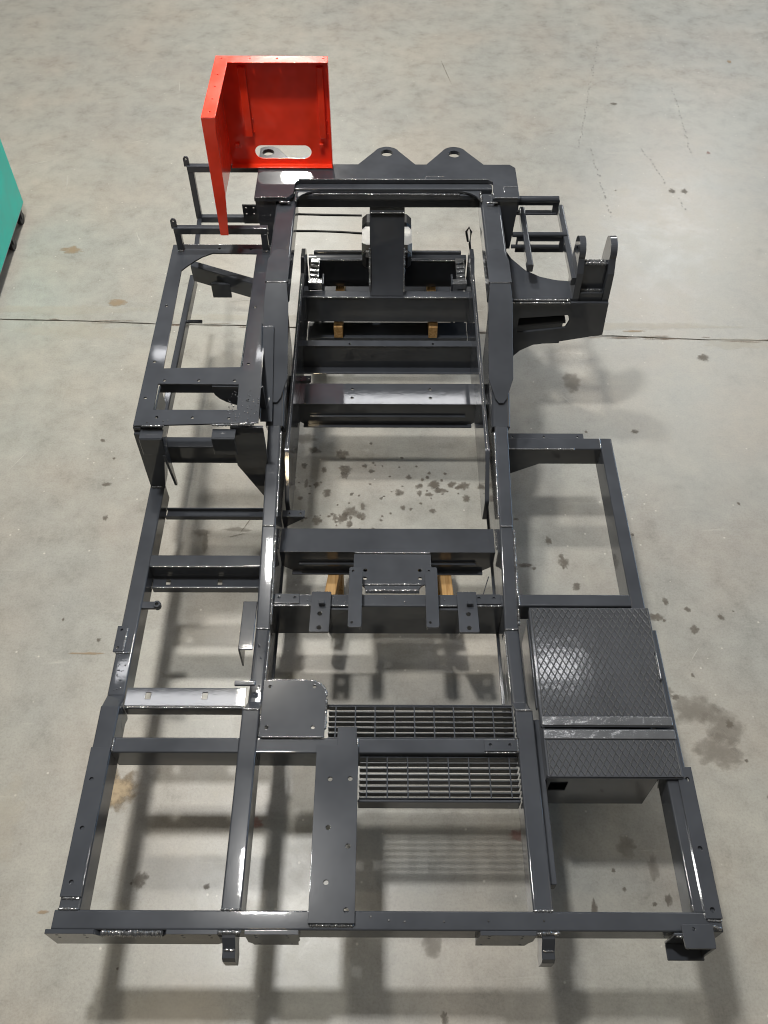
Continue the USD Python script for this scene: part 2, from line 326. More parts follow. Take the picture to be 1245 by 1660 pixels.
for (x, y, rx, rot) in ((-.80, 3.05, .07, 1.1), (-.84, 2.98, .06, .3), (-.77, 3.13, .04, 2.0), (.55, 8.3, .25, 1.75)):
    k += 1; stain('crack', [blob(x, y, rx, .003, k, .0033, rot)], OIL, floor if y < jy(x) else floor2)
# dotted tyre marks on the far slab
dots = []
for (x0, y0, x1, y1) in ((2.05, 8.9, 1.62, 7.0), (1.72, 7.0, 1.75, 6.0), (2.15, 7.0, 2.36, 6.1), (2.6, 8.0, 2.55, 6.9)):
    n = int(math.hypot(x1 - x0, y1 - y0) / .045)
    for i in range(n):
        if rng.random() < .85:
            f = i / n; dots.append(blob(x0 + (x1 - x0) * f + rng.normal(0, .006), y0 + (y1 - y0) * f + rng.normal(0, .008), rng.uniform(.005, .010), rng.uniform(.008, .016), 900 + i, .0026))
stain('tyre_mark', dots, SCUFF, floor2, kind='stuff')

# ------------------------------------------------------------------ the welded chassis
CX = .0125
CH = thing('machine_chassis', 'dark grey steel machine chassis of welded rails and cross members on the concrete floor', 'chassis', (CX, 2.7, 0))
def part(name, mesh, mat=GREY, parent=None, smooth=30, **kw): return obj(name, mesh, mat, parent or CH, smooth, **kw)
def wl(*ps, r=.0045): part('weld_bead', weld(ps[0], ps[1], r), WELD, smooth=60)

D = .65
# front deck
FB0, FB1 = .752, .820
poly = P2([(-1.207, FB0), (1.232, FB0), (1.232, FB1), (-1.207, FB1)])
part('front_beam', beam((-1.207, .786, D), (1.232, .786, D), .068, .12))
for x, y in ((-.047, .799), (.019, .787), (.077, .783), (.221, .783), (.383, .786), (.586, .787)):
    part('bolt_hole', trimesh.creation.cylinder(radius=.0042, height=.001, sections=10, transform=trimesh.transformations.translation_matrix([x, y, D + .0006])), BLACK, smooth=False)
# longitudinal tubes of the deck
XL, XR = -.561, .5865
part('outer_rail', beam((-1.156, FB1, D), (-1.156, 1.625, D), .080, .13))
part('outer_rail', beam((1.178, FB1, D - .002), (1.172, 2.0, D - .002), .085, .13))
part('main_rail', beam((XL, FB1, D), (XL, 1.612, D), .075, .14))
part('main_rail', beam((XR, FB1, D), (XR, 1.612, D), .075, .14))
part('cross_tube', beam((-1.116, 1.456, D - .002), (XL - .0375, 1.456, D - .002), .066, .145))
part('cross_tube', beam((XL + .0375, 1.456, D - .002), (XR - .0375, 1.456, D - .002), .066, .145))
# sloped transitions and the outer rails behind the deck
part('rail_transition', rail([(-1.156, 1.625, D), (-1.158, 1.70, .598)], .078, .125))
part('outer_rail', beam((-1.159, 1.70, .60), (-1.159, 2.87, .60), .074, .12))
part('outer_rail', beam((1.170, 2.0, .60), (1.170, 3.19, .60), .064, .15))
part('side_plate', myz(P2([(1.37, .40), (1.66, .40), (1.66, .555), (1.37, .555)]), 1.232, .012))
# cover plates with bolt holes on the outer rails
part('cover_plate', mxy(P2([(-1.197, .862), (-1.118, .862), (-1.118, 1.44), (-1.197, 1.44)], [(-1.169, 1.306, .0085), (-1.166, 1.113, .0085), (-1.165, .913, .0085)]), D + .008, .0075), smooth=False)
part('cover_plate', mxy(P2([(1.176, .795), (1.236, .795), (1.236, 1.365), (1.176, 1.365)], [(1.212, 1.315, .009), (1.206, 1.045, .009), (1.205, .825, .009)]), D + .010, .0115), smooth=False)
wl((-1.19, .858, D + .002), (-1.122, .858, D + .002)); wl((1.18, .790, D + .003), (1.234, .788, D + .003))
# rising main rails behind the deck
for X, s in ((XL, -1), (XR, 1)):
    part('rail_transition', rail([(X, 1.612, D), (X, 1.69, .556)], .070, .13))
    part('main_rail', beam((X, 1.69, .553), (X, 2.06, .540), .068, .11, r=.014))
    part('main_rail', rail([(X, 2.06, .540), (X, 3.08, .81)], .066, .12))
    part('main_rail', rail([(X, 3.08, .81), (X, 3.19, .868), (X, 3.70, 1.190)], .092, .13, r=.014))
    part('main_rail', rail([(X, 3.70, 1.193), (X, 3.76, 1.205), (X, 4.50, 1.205)], .112, .13, r=.014))
    # joint welds across the rail
    wl((X - .032, 2.062, .5425), (X + .032, 2.062, .5425)); wl((X - .03, 2.555, .673), (X + .03, 2.555, .673)); wl((X - .036, 1.612, D + .001), (X + .036, 1.612, D + .001))
    wl((X - s * .0335, 1.74, .55), (X - s * .0335, 2.05, .537), r=.004)
    # doubler plate over the bend
    d1 = P2([(-.052, 0), (-.062, .10), (-.062, .50), (-.030, .60), (-.012, .625), (.012, .625), (.030, .60), (.062, .50), (.062, .10), (.052, 0)], r=.006)
    m_ = ext(d1, .010); v = m_.vertices.copy(); ang = math.atan2(1.19 - .868, 3.70 - 3.19)
    along = .625 - v[:, 1]                     # runs down the slope
    m_.vertices = np.c_[X + v[:, 0], 3.180 + along * math.cos(ang), .866 + along * math.sin(ang) + v[:, 2] * 1.0 + .002]
    if m_.volume < 0: m_.invert()
    part('doubler_plate', m_, smooth=False)
    d2 = P2([(-.058, 0), (-.058, .18), (-.035, .255), (-.01, .27), (.01, .27), (.035, .255), (.058, .18), (.058, 0)])
    m_ = ext(d2, .010); v = m_.vertices.copy()
    m_.vertices = np.c_[X + v[:, 0], 3.708 + v[:, 1], 1.2055 + v[:, 2] + .0005]
    if m_.volume < 0: m_.invert()
    part('doubler_plate', m_, smooth=False)
    part('weld_bead', weld((X - .05, 3.708, 1.211), (X + .05, 3.708, 1.211), .003), WELD, smooth=60)
    # web under the rail, bottom flange
    xi = X - s * .032
    part('rail_web', myz(P2([(1.55, .30), (3.60, .30), (3.78, .55), (3.80, 1.07), (3.72, 1.07), (3.10, .69), (2.06, .43), (1.70, .43), (1.55, .50)]), xi - (0 if s > 0 else .010) , .010), smooth=False)
    part('bottom_flange', beam((X - s * .014, 1.55, .30), (X - s * .014, 3.6, .30), .052, .014, r=.003))
    # inner plate beside the wheel arch, top edge at .74
    xp = .52 if s > 0 else -.50
    ip = P2([(2.80, .38), (4.62, .38), (4.62, .74), (4.56, .79), (4.46, .80), (4.38, .745), (3.0, .72), (2.80, .55)], r=.03)
    part('inner_plate', myz(ip, xp - .011, .022), smooth=False)
    wl((xp, 3.0, .722), (xp, 4.36, .747), r=.004)

# cross members between the rails
def pressed_member(y0, y1, x0=-.522, x1=.547, zt=.50, zb=.335, holes=()):
    t = part('cross_member', mxy(P2([(x0, y0), (x1, y0), (x1, y1), (x0, y1)], holes), zt, .010), smooth=False)
    c = .05
    part('front_plate', mxz(P2([(x0, zt - .012), (x0, zb + c * .8), (x0 + c, zb), (x1 - c, zb), (x1, zb + c * .8), (x1, zt - .012)]), y0 + .002, .010), parent=t, smooth=False)
    part('stiffener', bx(x0 + .09, x1 - .09, y0 - .014, y0 + .001, .405, .411), parent=t, smooth=False)
    part('lower_lip', bx(x0 + c, x1 - c, y0 - .022, y0 + .012, zb - .008, zb, .001), parent=t, smooth=False)
    return t
H4 = [(x, y, .0085) for x in (-.189, .255) for y in (3.584, 3.653)]
pressed_member(3.535, 3.697, holes=H4)
pressed_member(2.521, 2.665)
t = part('cross_member', mxy(P2([(-.515, 3.958), (.535, 3.958), (.535, 4.006), (-.515, 4.006)], [(-.211, 3.975, .008), (.279, 3.977, .008)]), .55, .008), smooth=False)
part('front_plate', bx(-.515, .535, 3.960, 3.968, .372, .541), parent=t, smooth=False)
part('lower_lip', bx(-.515, .535, 3.905, 3.959, .372, .380), parent=t, smooth=False)
part('cross_member', beam((-.49, 4.369, .60), (.51, 4.369, .60), .064, .195))
part('cross_member', beam((-.49, 4.735, .60), (.51, 4.735, .60), .068, .22, r=.02))
part('axle_plate', bx(-.49, -.10, 4.40, 4.64, .385, .395), smooth=False); part('axle_plate', bx(.115, .51, 4.40, 4.64, .385, .395), smooth=False)
part('pipe', rodm((-.46, 4.79, .585), (.48, 4.79, .585), .018, 12))
part('cross_member', beam((-.529, 2.2125, .55), (.554, 2.2125, .55), .066, .262))
for x in (-.496, -.423, .443, .513):
    pass
part('end_pad', mxy(P2([(-.522, 2.19), (-.40, 2.19), (-.40, 2.242), (-.522, 2.242)], [(-.496, 2.221, .007), (-.423, 2.221, .007)]), .557, .0065), smooth=False)
part('end_pad', mxy(P2([(.42, 2.19), (.545, 2.19), (.545, 2.242), (.42, 2.242)], [(.443, 2.221, .007), (.513, 2.221, .007)]), .557, .0065), smooth=False)
wl((-.525, 2.182, .549), (-.35, 2.182, .549)); wl((.43, 2.182, .549), (.55, 2.182, .549)); wl((-.25, 2.182, .549), (-.16, 2.182, .549)); wl((.25, 2.182, .549), (.34, 2.182, .549))
# mounting pads with gussets on the front cross member
for x0, x1, s in ((-.346, -.255, 1), (.342, .433, -1)):
    xm = (x0 + x1) / 2
    t = part('mounting_pad', mxy(P2([(x0, 2.03), (x1, 2.03), (x1 + .004 * s, 2.245), (x0 + .004 * s, 2.245)], [(xm, 2.125, .011), (xm, 2.052, .011)], r=.006), .572, .014), smooth=False)
    part('stop_tab', bx(xm - .006, xm + .022, 2.165, 2.185, .572, .598), parent=t, smooth=False)
    xi = x1 if s > 0 else x0
    part('side_web', myz(P2([(2.035, .555), (2.18, .555), (2.18, .30), (2.15, .30)]), xi - (.010 if s > 0 else 0), .010), parent=t, smooth=False)
    a = np.linspace(0, math.pi / 2, 9)
    arc = [(xi + s * (.102 - .102 * math.cos(q)), .535 - .16 + .16 * math.sin(q)) for q in a]
    part('gusset', mxz(P2([(xi, .54), (xi, .375)] + arc[1:] + [(xi + s * .102, .54)]), 2.165, .012), parent=t, smooth=False)
    wl((x0 + .003, 2.25, .556), (x1, 2.25, .556))
    xb0, xb1 = (-.168, -.106) if s > 0 else (.190, .248)
    xo = (xb0 + xb1) / 2
    t = part('angle_bar', mxy(P2([(xb0, 2.035), (xb1, 2.035), (xb1, 2.362), (xb0, 2.362)], [(xb0 + .018, 2.34, .006), (xb0 + .018, 2.06, .006)], r=.010), .606, .009), smooth=False)
    xv = xb1 - .009 if s > 0 else xb0
    part('angle_leg', bx(xv, xv + .009, 2.05, 2.352, .552, .598), parent=t, smooth=False)
cp = P2([(-.152, 2.252), (.226, 2.252), (.226, 2.505), (-.152, 2.505)], [(-.095, 2.396, .010), (.17, 2.396, .010), (-.095, 2.342, .010), (.17, 2.342, .010)])
cp = cp.difference(Point(-.135, 2.262).buffer(.045, 8)).difference(Point(.208, 2.262).buffer(.045, 8))
m_ = ext(cp, .010); v = m_.vertices.copy(); m_.vertices = np.c_[v[:, 0], v[:, 1], .556 - (v[:, 1] - 2.252) * .20 + v[:, 2] - .01]
part('centre_plate', m_, smooth=False)
wl((-.15, 2.512, .506), (.225, 2.512, .506)); wl((-.10, 2.30, .5495), (.175, 2.30, .5495), r=.005); wl((-.09, 2.262, .556), (.165, 2.262, .556), r=.006)
part('thin_rod', rodm((.462, 2.235, .556), (.494, 2.33, .575), .0025, 6))
# left bracket beside the main rail
t = part('channel_bracket', myz(P2([(1.945, .40), (2.20, .46), (2.20, .55), (1.945, .55)]), -.662, .008), smooth=False)
part('bracket_top', bx(-.662, -.596, 1.945, 2.20, .550, .558), parent=t, smooth=False)
# little triangular brackets inside the left rail
for y, z, dx in ((2.76, .50, .115), (3.74, .50, .095)):
    x0 = -.525
    t = part('corner_bracket', mxy(P2([(x0, y - .02), (x0 + dx, y - .02), (x0 + dx, y + .02), (x0, y + .02)], [(x0 + .035, y, .006), (x0 + .035 + .5 * dx, y, .006)]), z, .007), smooth=False)
    part('bracket_web', mxz(P2([(x0, z - .008), (x0, z - .10), (x0 + dx, z - .014), (x0 + dx, z - .008)]), y - .019, .007), parent=t, smooth=False)

# front edge plates, tow lugs, corner bracket
yf = .736
zt, zb = .655, .492
part('front_plate', mxz(P2([(-1.225, zb), (-.62, zb), (-.60, zb + .02), (-.60, zt), (-.786, zt), (-.80, .622), (-1.03, .622), (-1.05, zt), (-1.225, zt)],
     [(-1.185, .637, .006), (-1.085, .637, .006), (-1.185, .60, .006), (-1.085, .60, .006), (-.73, .637, .006), (-.63, .637, .006), (-.73, .60, .006), (-.63, .60, .006)]), yf, .0155), smooth=False)
part('front_plate', mxz(P2([(-.485, zb - .006), (-.335, zb - .006), (-.318, zb - .006), (-.318, .535), (-.308, .56), (-.308, zt), (-.503, zt), (-.503, .53), (-.49, .51)],
     [(-.465, .637, .006), (-.35, .637, .006), (-.465, .605, .006), (-.35, .605, .006), (-.465, .505, .006), (-.345, .505, .006)]), yf, .0155), smooth=False)
part('front_plate', mxz(P2([(.345, zb - .006), (.53, zb - .006), (.54, .53), (.553, .56), (.553, zt), (.351, zt), (.340, .56)],
     [(.385, .637, .006), (.505, .637, .006), (.385, .605, .006), (.505, .605, .006), (.365, .505, .006), (.51, .505, .006)]), yf, .0155), smooth=False)
wl((-1.03, .744, .634), (-.80, .744, .634), r=.012)
for x0 in (-.584, .574):
    lug = P2([(.752, .648), (.728, .640), (.695, .605), (.668, .598), (.660, .575), (.662, .500), (.70, .495), (.735, .53), (.752, .53)])
    part('tow_lug', myz(lug, x0, .047), smooth=False)
    wl((x0 - .022, .745, .646), (x0 + .068, .745, .646), r=.007); wl((x0 + .003, .694, .606), (x0 + .044, .694, .606), r=.004)
t = part('corner_bracket', mxy(P2([(1.072, .688), (1.180, .688), (1.184, .768), (1.070, .768)], [(1.112, .752, .006)], r=.006), .692, .010), smooth=False, label='folded open-fronted steel bracket at the near right corner')
part('bracket_back', bx(1.048, 1.184, .737, .747, .520, .660), parent=t, smooth=False)
part('bracket_side', bx(1.174, 1.184, .690, .737, .530, .682), parent=t, smooth=False)
part('bracket_bottom', bx(1.048, 1.184, .680, .737, .520, .530), parent=t, smooth=False)
wl((1.055, .735, .655), (1.085, .735, .655)); wl((1.19, .77, .655), (1.228, .76, .655), r=.008)
# welds where the deck tubes meet
for x in (XL, XR): wl((x - .038, FB1 + .001, D), (x + .038, FB1 + .001, D), r=.005)
wl((-1.196, FB1 + .001, D), (-1.12, FB1 + .001, D), r=.005); wl((1.137, FB1, D), (1.137, .845, D), r=.004)
wl((-1.112, 1.425, D), (-1.112, 1.488, D)); wl((XL + .042, 1.425, D - .02), (XL + .042, 1.60, D - .02), r=.006); wl((XL - .039, 1.425, D - .01), (XL - .039, 1.488, D - .01), r=.003)
wl((XR - .040, 1.425, D), (XR - .040, 1.49, D), r=.006)
# top plate with holes standing on deck, and its neck
tp = unary_union([sbox(-.275, .772, -.105, 1.45), sbox(-.192, 1.44, -.113, 1.528)])
part('top_plate', mxy(P2(tp, [(-.215, 1.308, .0095), (-.135, 1.31, .0095), (-.215, 1.116, .0095), (-.137, 1.046, .0095), (-.215, .914, .0095), (-.137, .817, .0095)]), D + .016, .0125), smooth=False, label='flat drilled plate across the near bay')
wl((-.272, .768, D + .003), (-.108, .768, D + .003), r=.006); wl((-.108, 1.44, D + .002), (-.108, 1.49, D + .002), r=.005)
# square plate with rounded corner
sq = sbox(-.515, 1.487, -.247, 1.742).intersection(unary_union([sbox(-.515, 1.487, -.247, 1.67), sbox(-.515, 1.487, -.32, 1.742), Point(-.32, 1.669).buffer(.073, 10)]))
part('square_plate', mxy(P2(sq, [(-.487, 1.712, .008), (-.298, 1.713, .008), (-.488, 1.528, .008), (-.296, 1.529, .008)]), D + .010, .011), smooth=False, label='square mounting plate with one rounded corner and four holes')
wl((-.51, 1.488, D + .006), (-.25, 1.488, D + .006)); wl((-.50, 1.745, D + .004), (-.33, 1.745, D + .004)); wl((-.246, 1.52, D + .004), (-.246, 1.66, D + .004), r=.006)
for q in range(4):
    a0, a1 = math.radians(90 * q / 4), math.radians(90 * (q + 1) / 4)
    wl((-.32 + .075 * math.cos(a0), 1.669 + .075 * math.sin(a0), D + .004), (-.32 + .075 * math.cos(a1), 1.669 + .075 * math.sin(a1), D + .004), r=.006)
part('flat_bar', bx(-.65, -.56, 1.742, 1.765, .60, .612), smooth=False)
part('small_plate', mxy(P2([(.41, 1.43), (.545, 1.43), (.545, 1.478), (.41, 1.478)], [(.435, 1.456, .007), (.515, 1.456, .007)]), D + .008, .0095), smooth=False)
wl((.41, 1.426, D), (.54, 1.426, D)); wl((.41, 1.48, D + .003), (.54, 1.48, D + .003), r=.003)
part('side_gusset', bx(.628, .660, .93, 1.60, .52, .585), smooth=False)

# walkway gratings between the rails
def grating(x0, x1, y0, y1, nb, nr):
    fr = part('walkway_grating', [bx(x0, x1, y0, y0 + .004, .592, .624, .0005), bx(x0, x1, y1 - .004, y1, .592, .624, .0005)], smooth=False)
    for i in range(nb):
        y = y0 + (i + 1) * (y1 - y0) / (nb + 1)
        part('bearing_bar', bx(x0, x1, y - .0028, y + .0028, .584, .622, .0004), STRAND, parent=fr, smooth=False)
    for i in range(nr):
        x = x0 + .03 + i * .083
        if x < x1: part('cross_rod', bx(x - .0028, x + .0028, y0, y1, .617, .6245, .0008), parent=fr, smooth=False)
grating(-.235, .545, 1.497, 1.640, 5, 10)
grating(-.100, .545, 1.245, 1.418, 6, 8)
part('grating_support', bx(-.105, .545, 1.232, 1.243, .545, .620), smooth=False)
part('grating_support', bx(-.515, .545, 1.645, 1.652, .575, .618), smooth=False)

# step box with expanded metal treads
SB = part('step_box', [bx(.656, .664, 1.332, 2.09, .36, .668), bx(.664, 1.115, 2.082, 2.09, .36, .60), bx(.665, 1.10, 1.333, 2.08, .36, .366), bx(1.10, 1.108, 1.333, 2.09, .36, .66)], smooth=False, label='box step with raised expanded metal tread')
part('step_top', mxy(P2([(.650, 1.528), (1.188, 1.528), (1.188, 2.098), (.650, 2.098)], r=.004), .676, .006), MESHP, SB, smooth=False)
part('step_top', mxy(P2([(.653, 1.318), (1.194, 1.318), (1.194, 1.520), (.653, 1.520)], r=.004), .674, .006), MESHP, SB, smooth=False)
part('hinge_strip', bx(.652, 1.192, 1.532, 1.572, .677, .683), WELD, SB, smooth=False)
part('hinge_strip', bx(.654, 1.194, 1.474, 1.514, .675, .681), WELD, SB, smooth=False)
fpn = P2([(.662, .345), (1.105, .345), (1.105, .665), (.662, .665)]).difference(sbox(.675, .50, .748, .60))
part('front_panel', mxz(fpn, 1.325, .006), parent=SB, smooth=False)
part('tread_edge', bx(.653, 1.194, 1.314, 1.326, .652, .667), parent=SB, smooth=False)
part('edge_strip', [bx(.648, .654, 1.53, 2.09, .655, .669), bx(.640, .6475, 1.62, 2.05, .63, .655)], parent=SB, smooth=False)
part('gusset', mxz(P2([(1.11, .645), (1.185, .645), (1.15, .50), (1.135, .50)]), 1.335, .008), parent=SB, smooth=False)
part('handle', [rodm((1.178, 1.74, .688), (1.178, 1.865, .688), .006, 8), rodm((1.178, 1.74, .674), (1.178, 1.74, .688), .006, 8), rodm((1.178, 1.865, .674), (1.178, 1.865, .688), .006, 8)], parent=SB)
def strand(pts, w=.0056, h=.0040):
    out = []
    for a, b in zip(pts[:-1], pts[1:]):
        a, b = np.array(a), np.array(b); t = (b - a) / np.linalg.norm(b - a); s = np.array([-t[1], t[0], 0]) * w / 2
        A, B = a - t * .0012, b + t * .0012
        u = np.array([0, 0, h]); tl = np.array([0, 0, -.0012])
        V = [A - s, A + s, B + s, B - s, A - s * .55 + u, A + s * .55 + u + tl, B + s * .55 + u + tl, B - s * .55 + u]
        out.append((V, [(4, 5, 6), (4, 6, 7), (0, 4, 7), (0, 7, 3), (1, 2, 6), (1, 6, 5), (0, 1, 5), (0, 5, 4), (2, 3, 7), (2, 7, 6)]))
    return out
def expanded(x0, x1, y0, y1, z, px=.0268, py=.0262):
    V, F = [], []
    nx, ny = int((x1 - x0) / px), max(2, int(round((y1 - y0) / py))); py = (y1 - y0) / ny; px = (x1 - x0) / nx
    for i in range(nx + 1):
        for sgn in (0, 1):
            pts = []
            for j in range(ny + 1):
                xx = x0 + i * px + ((px / 2 if sgn == 0 else -px / 2) if j % 2 else 0)
                pts.append((min(max(xx, x0), x1), y0 + j * py, z))
            if sgn == 1: pass
            for vs, fs in strand(pts):
                n = len(V); V += [np.array(q) for q in vs]; F += [tuple(n + q for q in f) for f in fs]
    mm = trimesh.Trimesh(np.array(V), F, process=False)
    return mm
part('expanded_mesh', expanded(.662, 1.180, 1.578, 2.092, .676), STRAND, SB, smooth=False, kind='stuff')
part('expanded_mesh', expanded(.664, 1.184, 1.324, 1.470, .674), STRAND, SB, smooth=False, kind='stuff')

# right side bay
part('cross_tube', beam((.622, 3.155, .60), (1.138, 3.155, .60), .078, .125))
part('flange_strip', mxy(P2([(.62, 3.190), (1.062, 3.190), (1.062, 3.248), (.62, 3.248)], [(.68, 3.225, .006), (.85, 3.225, .006), (1.03, 3.225, .006)]), .575, .008), smooth=False)
part('gusset', mxz(P2([(.60, .47), (.60, .34), (.84, .475)]), 3.125, .010), smooth=False)
part('cross_tube', beam((.618, 2.186, .60), (1.138, 2.186, .60), .064, .125))
wl((.62, 3.116, .598), (1.0, 3.116, .598)); wl((1.137, 3.12, .60), (1.137, 3.19, .60)); wl((.624, 2.155, .60), (.624, 2.215, .60), r=.003)
# left side bay
part('cross_tube', beam((-1.122, 2.40, .60), (-.592, 2.40, .60), .066, .11))
lc = sbox(-1.12, 2.312, -.60, 2.366)
for x in (-1.046, -.796): lc = lc.difference(sbox(x - .007, 2.330, x + .007, 2.352).buffer(.004))
t = part('slotted_channel', mxy(lc, .50, .007), smooth=False)
part('channel_leg', bx(-1.12, -.60, 2.305, 2.312, .462, .502), parent=t, smooth=False)
part('channel_back', bx(-1.12, -.60, 2.366, 2.372, .455, .53), parent=t, smooth=False)
wl((-1.11, 2.308, .503), (-.61, 2.308, .503), r=.003); wl((-1.118, 2.366, .598), (-.60, 2.366, .598), r=.003)
t = part('thin_channel', [bx(-1.12, -.595, 2.735, 2.742, .475, .505, .001), bx(-1.12, -.595, 2.742, 2.785, .475, .481, .001), bx(-1.12, -.595, 2.785, 2.791, .475, .505, .001)], smooth=False)
# bright channel at the kink, tilted towards the lamp
bc = sbox(-1.115, 0, -.600, .085)
for x in (-1.02, -.775): bc = bc.difference(sbox(x - .008, .035, x + .008, .060).buffer(.004))
m_ = ext(bc, .007); v = m_.vertices.copy(); m_.vertices = np.c_[v[:, 0], 1.652 + v[:, 1], .589 - v[:, 1] * .024 + v[:, 2]]
t = part('slotted_channel', m_, smooth=False)
part('channel_leg', bx(-1.115, -.60, 1.640, 1.6505, .530, .592), parent=t, smooth=False)
wl((-1.11, 1.645, .594), (-.61, 1.645, .594), r=.0035)
t = part('eye_tab', mxy(unary_union([sbox(-1.122, 2.137, -1.055, 2.172), Point(-1.052, 2.154).buffer(.019, 8)]).difference(Point(-1.052, 2.154).buffer(.008, 8)), .596, .014), smooth=False)
part('boss', trimesh.creation.annulus(r_min=.008, r_max=.017, height=.03, sections=16, transform=trimesh.transformations.translation_matrix([-1.052, 2.154, .592])), parent=t)
part('small_plate', mxy(P2([(-1.208, 1.905), (-1.165, 1.905), (-1.165, 2.035), (-1.208, 2.035)], [(-1.187, 2.015, .006), (-1.19, 1.925, .006)]), .608, .007), smooth=False)
wl((-1.163, 1.91, .602), (-1.163, 2.03, .602)); wl((-1.20, 1.902, .602), (-1.13, 1.902, .602))

# rear left platform
Z = 1.04
pl = Polygon([(-1.188, 2.866), (-.60, 2.890), (-.646, 4.25), (-1.20, 4.25)])
w1 = Polygon([(-.967, 4.178), (-.722, 4.172), (-.712, 3.264), (-1.104, 3.253), (-1.122, 4.022), (-1.098, 4.058), (-1.06, 4.105), (-1.02, 4.146)])
w2 = Polygon([(-1.113, 3.145), (-.718, 3.142), (-.710, 2.970), (-1.108, 2.970)])
hp = [(-1.164, 4.22), (-.935, 4.215), (-.758, 4.211), (-1.159, 3.724), (-.690, 3.716), (-1.156, 3.300), (-.685, 3.286), (-1.086, 3.168), (-.917, 3.168), (-.741, 3.168), (-1.160, 3.048), (-.663, 3.034), (-1.085, 2.922), (-.915, 2.919), (-.742, 2.916)]
PLT = part('platform_plate', mxy(P2(pl.difference(w1).difference(w2), [(x, y, .0075) for x, y in hp]), Z, .008), smooth=False, label='drilled platform plate with two rectangular openings')
part('hanging_edge', [bx(-1.19, -.64, 4.236, 4.246, .985, 1.031), bx(-.725, -.716, 3.27, 4.23, .99, 1.031), bx(-1.11, -1.101, 2.98, 3.14, .90, 1.031), bx(-1.11, -.72, 3.150, 3.158, .97, 1.031)], parent=PLT, smooth=False)
gp = [( -.60, 1.03), (-.60, .88)] + [(-.60 - .25 * math.sin(q), 1.0 - .12 * math.cos(q)) for q in np.linspace(.2, math.pi / 2, 7)] + [(-.85, 1.03)]
part('curved_gusset', mxz(P2(gp), 3.135, .008), parent=PLT, smooth=False)
for x0, x1, y in ((-1.158, -1.050, 2.868), (-.818, -.708, 2.872)):
    q = part('folded_tab', mxy(P2([(x0, y - .055), (x1, y - .055), (x1, y), (x0, y)]), 1.012, .008), parent=PLT, smooth=False)
    part('folded_tab', bx(x0, x1, y - .063, y - .0555, .90, 1.012), parent=PLT, smooth=False)
part('corner_plate', mxz(P2([(-1.190, 1.03), (-1.190, .93), (-1.155, .925), (-1.155, 1.03)], [(-1.174, 1.012, .005), (-1.170, .945, .005)]), 2.862, .008), parent=PLT, smooth=False)
part('cross_tube', beam((-1.11, 2.966, .815), (-.70, 2.966, .815), .07, .125))
part('support_post', mxz(P2([(-1.190, 1.0), (-1.190, .595), (-1.12, .595), (-1.06, .93), (-1.06, 1.0)]), 2.848, .09), smooth=False)
part('gusset', myz(P2([(2.80, .90), (2.86, .90), (2.86, .62), (2.845, .62)]), -1.065, .012), smooth=False)
wl((-1.185, 2.846, .604), (-1.13, 2.846, .604), r=.006)
part('knee_plate', mxz(P2([(-.735, 1.02), (-.58, 1.02), (-.58, .42), (-.60, .43), (-.735, .745)]), 2.875, .012), smooth=False)
part('side_channel', [bx(-1.222, -1.188, 2.93, 4.55, .590, .598), bx(-1.194, -1.187, 2.93, 4.55, .52, .590)], smooth=False)
part('stub_bar', bx(-1.19, -1.095, 4.12, 4.14, .575, .59), smooth=False)
t = part('diagonal_brace', beam((-1.135, 4.335, .85), (-.66, 4.12, .86), .048, .115))
part('brace_tab', bx(-1.02, -.91, 4.205, 4.225, .70, .80), parent=t, smooth=False)
part('rail_bracket', [rail([(-.600, 3.08, .842), (-.600, 3.19, .903), (-.598, 3.50, 1.100)], .060, .010, .003), rail([(-.630, 3.08, .865), (-.630, 3.19, .925), (-.628, 3.50, 1.120)], .006, .05, .002)])
# guard rail behind the platform
part('guard_rail', beam((-1.165, 4.208, 1.19), (-.650, 4.208, 1.19), .034, .042, r=.006))
part('guard_post', bx(-1.165, -1.131, 4.191, 4.225, 1.03, 1.150), smooth=False); part('guard_post', bx(-.690, -.655, 4.191, 4.225, 1.03, 1.150), smooth=False)
part('guard_rail', beam((-1.150, 4.71, 1.252), (-.735, 4.71, 1.252), .034, .042, r=.006))
part('guard_post', bx(-1.150, -1.116, 4.693, 4.727, .90, 1.212), smooth=False)
part('guard_rail', beam((-1.118, 4.71, .915), (-.72, 4.71, .915), .034, .042, r=.006))
part('guard_brace', beam((-1.132, 4.695, .905), (-1.085, 4.26, .985), .028, .03, r=.005))
for x, y, z in ((-1.160, 4.205, 1.19), (-1.150, 4.71, 1.252)):
    e = unary_union([sbox(-.016, 0, .016, .045), Point(0, .045).buffer(.016, 8)]).difference(Point(0, .045).buffer(.006, 6))
    m_ = mxz(e, y - .005, .010); m_.apply_translation([x, 0, z - .01]); part('eye_tab', m_, smooth=False)
part('small_plate', mxz(P2([(-.845, .935), (-.755, .935), (-.755, 1.06), (-.845, 1.06)], [(-.825, 1.04, .006), (-.78, 1.04, .006), (-.825, 1.0, .006), (-.78, 1.0, .006)]), 4.60, .010), smooth=False)

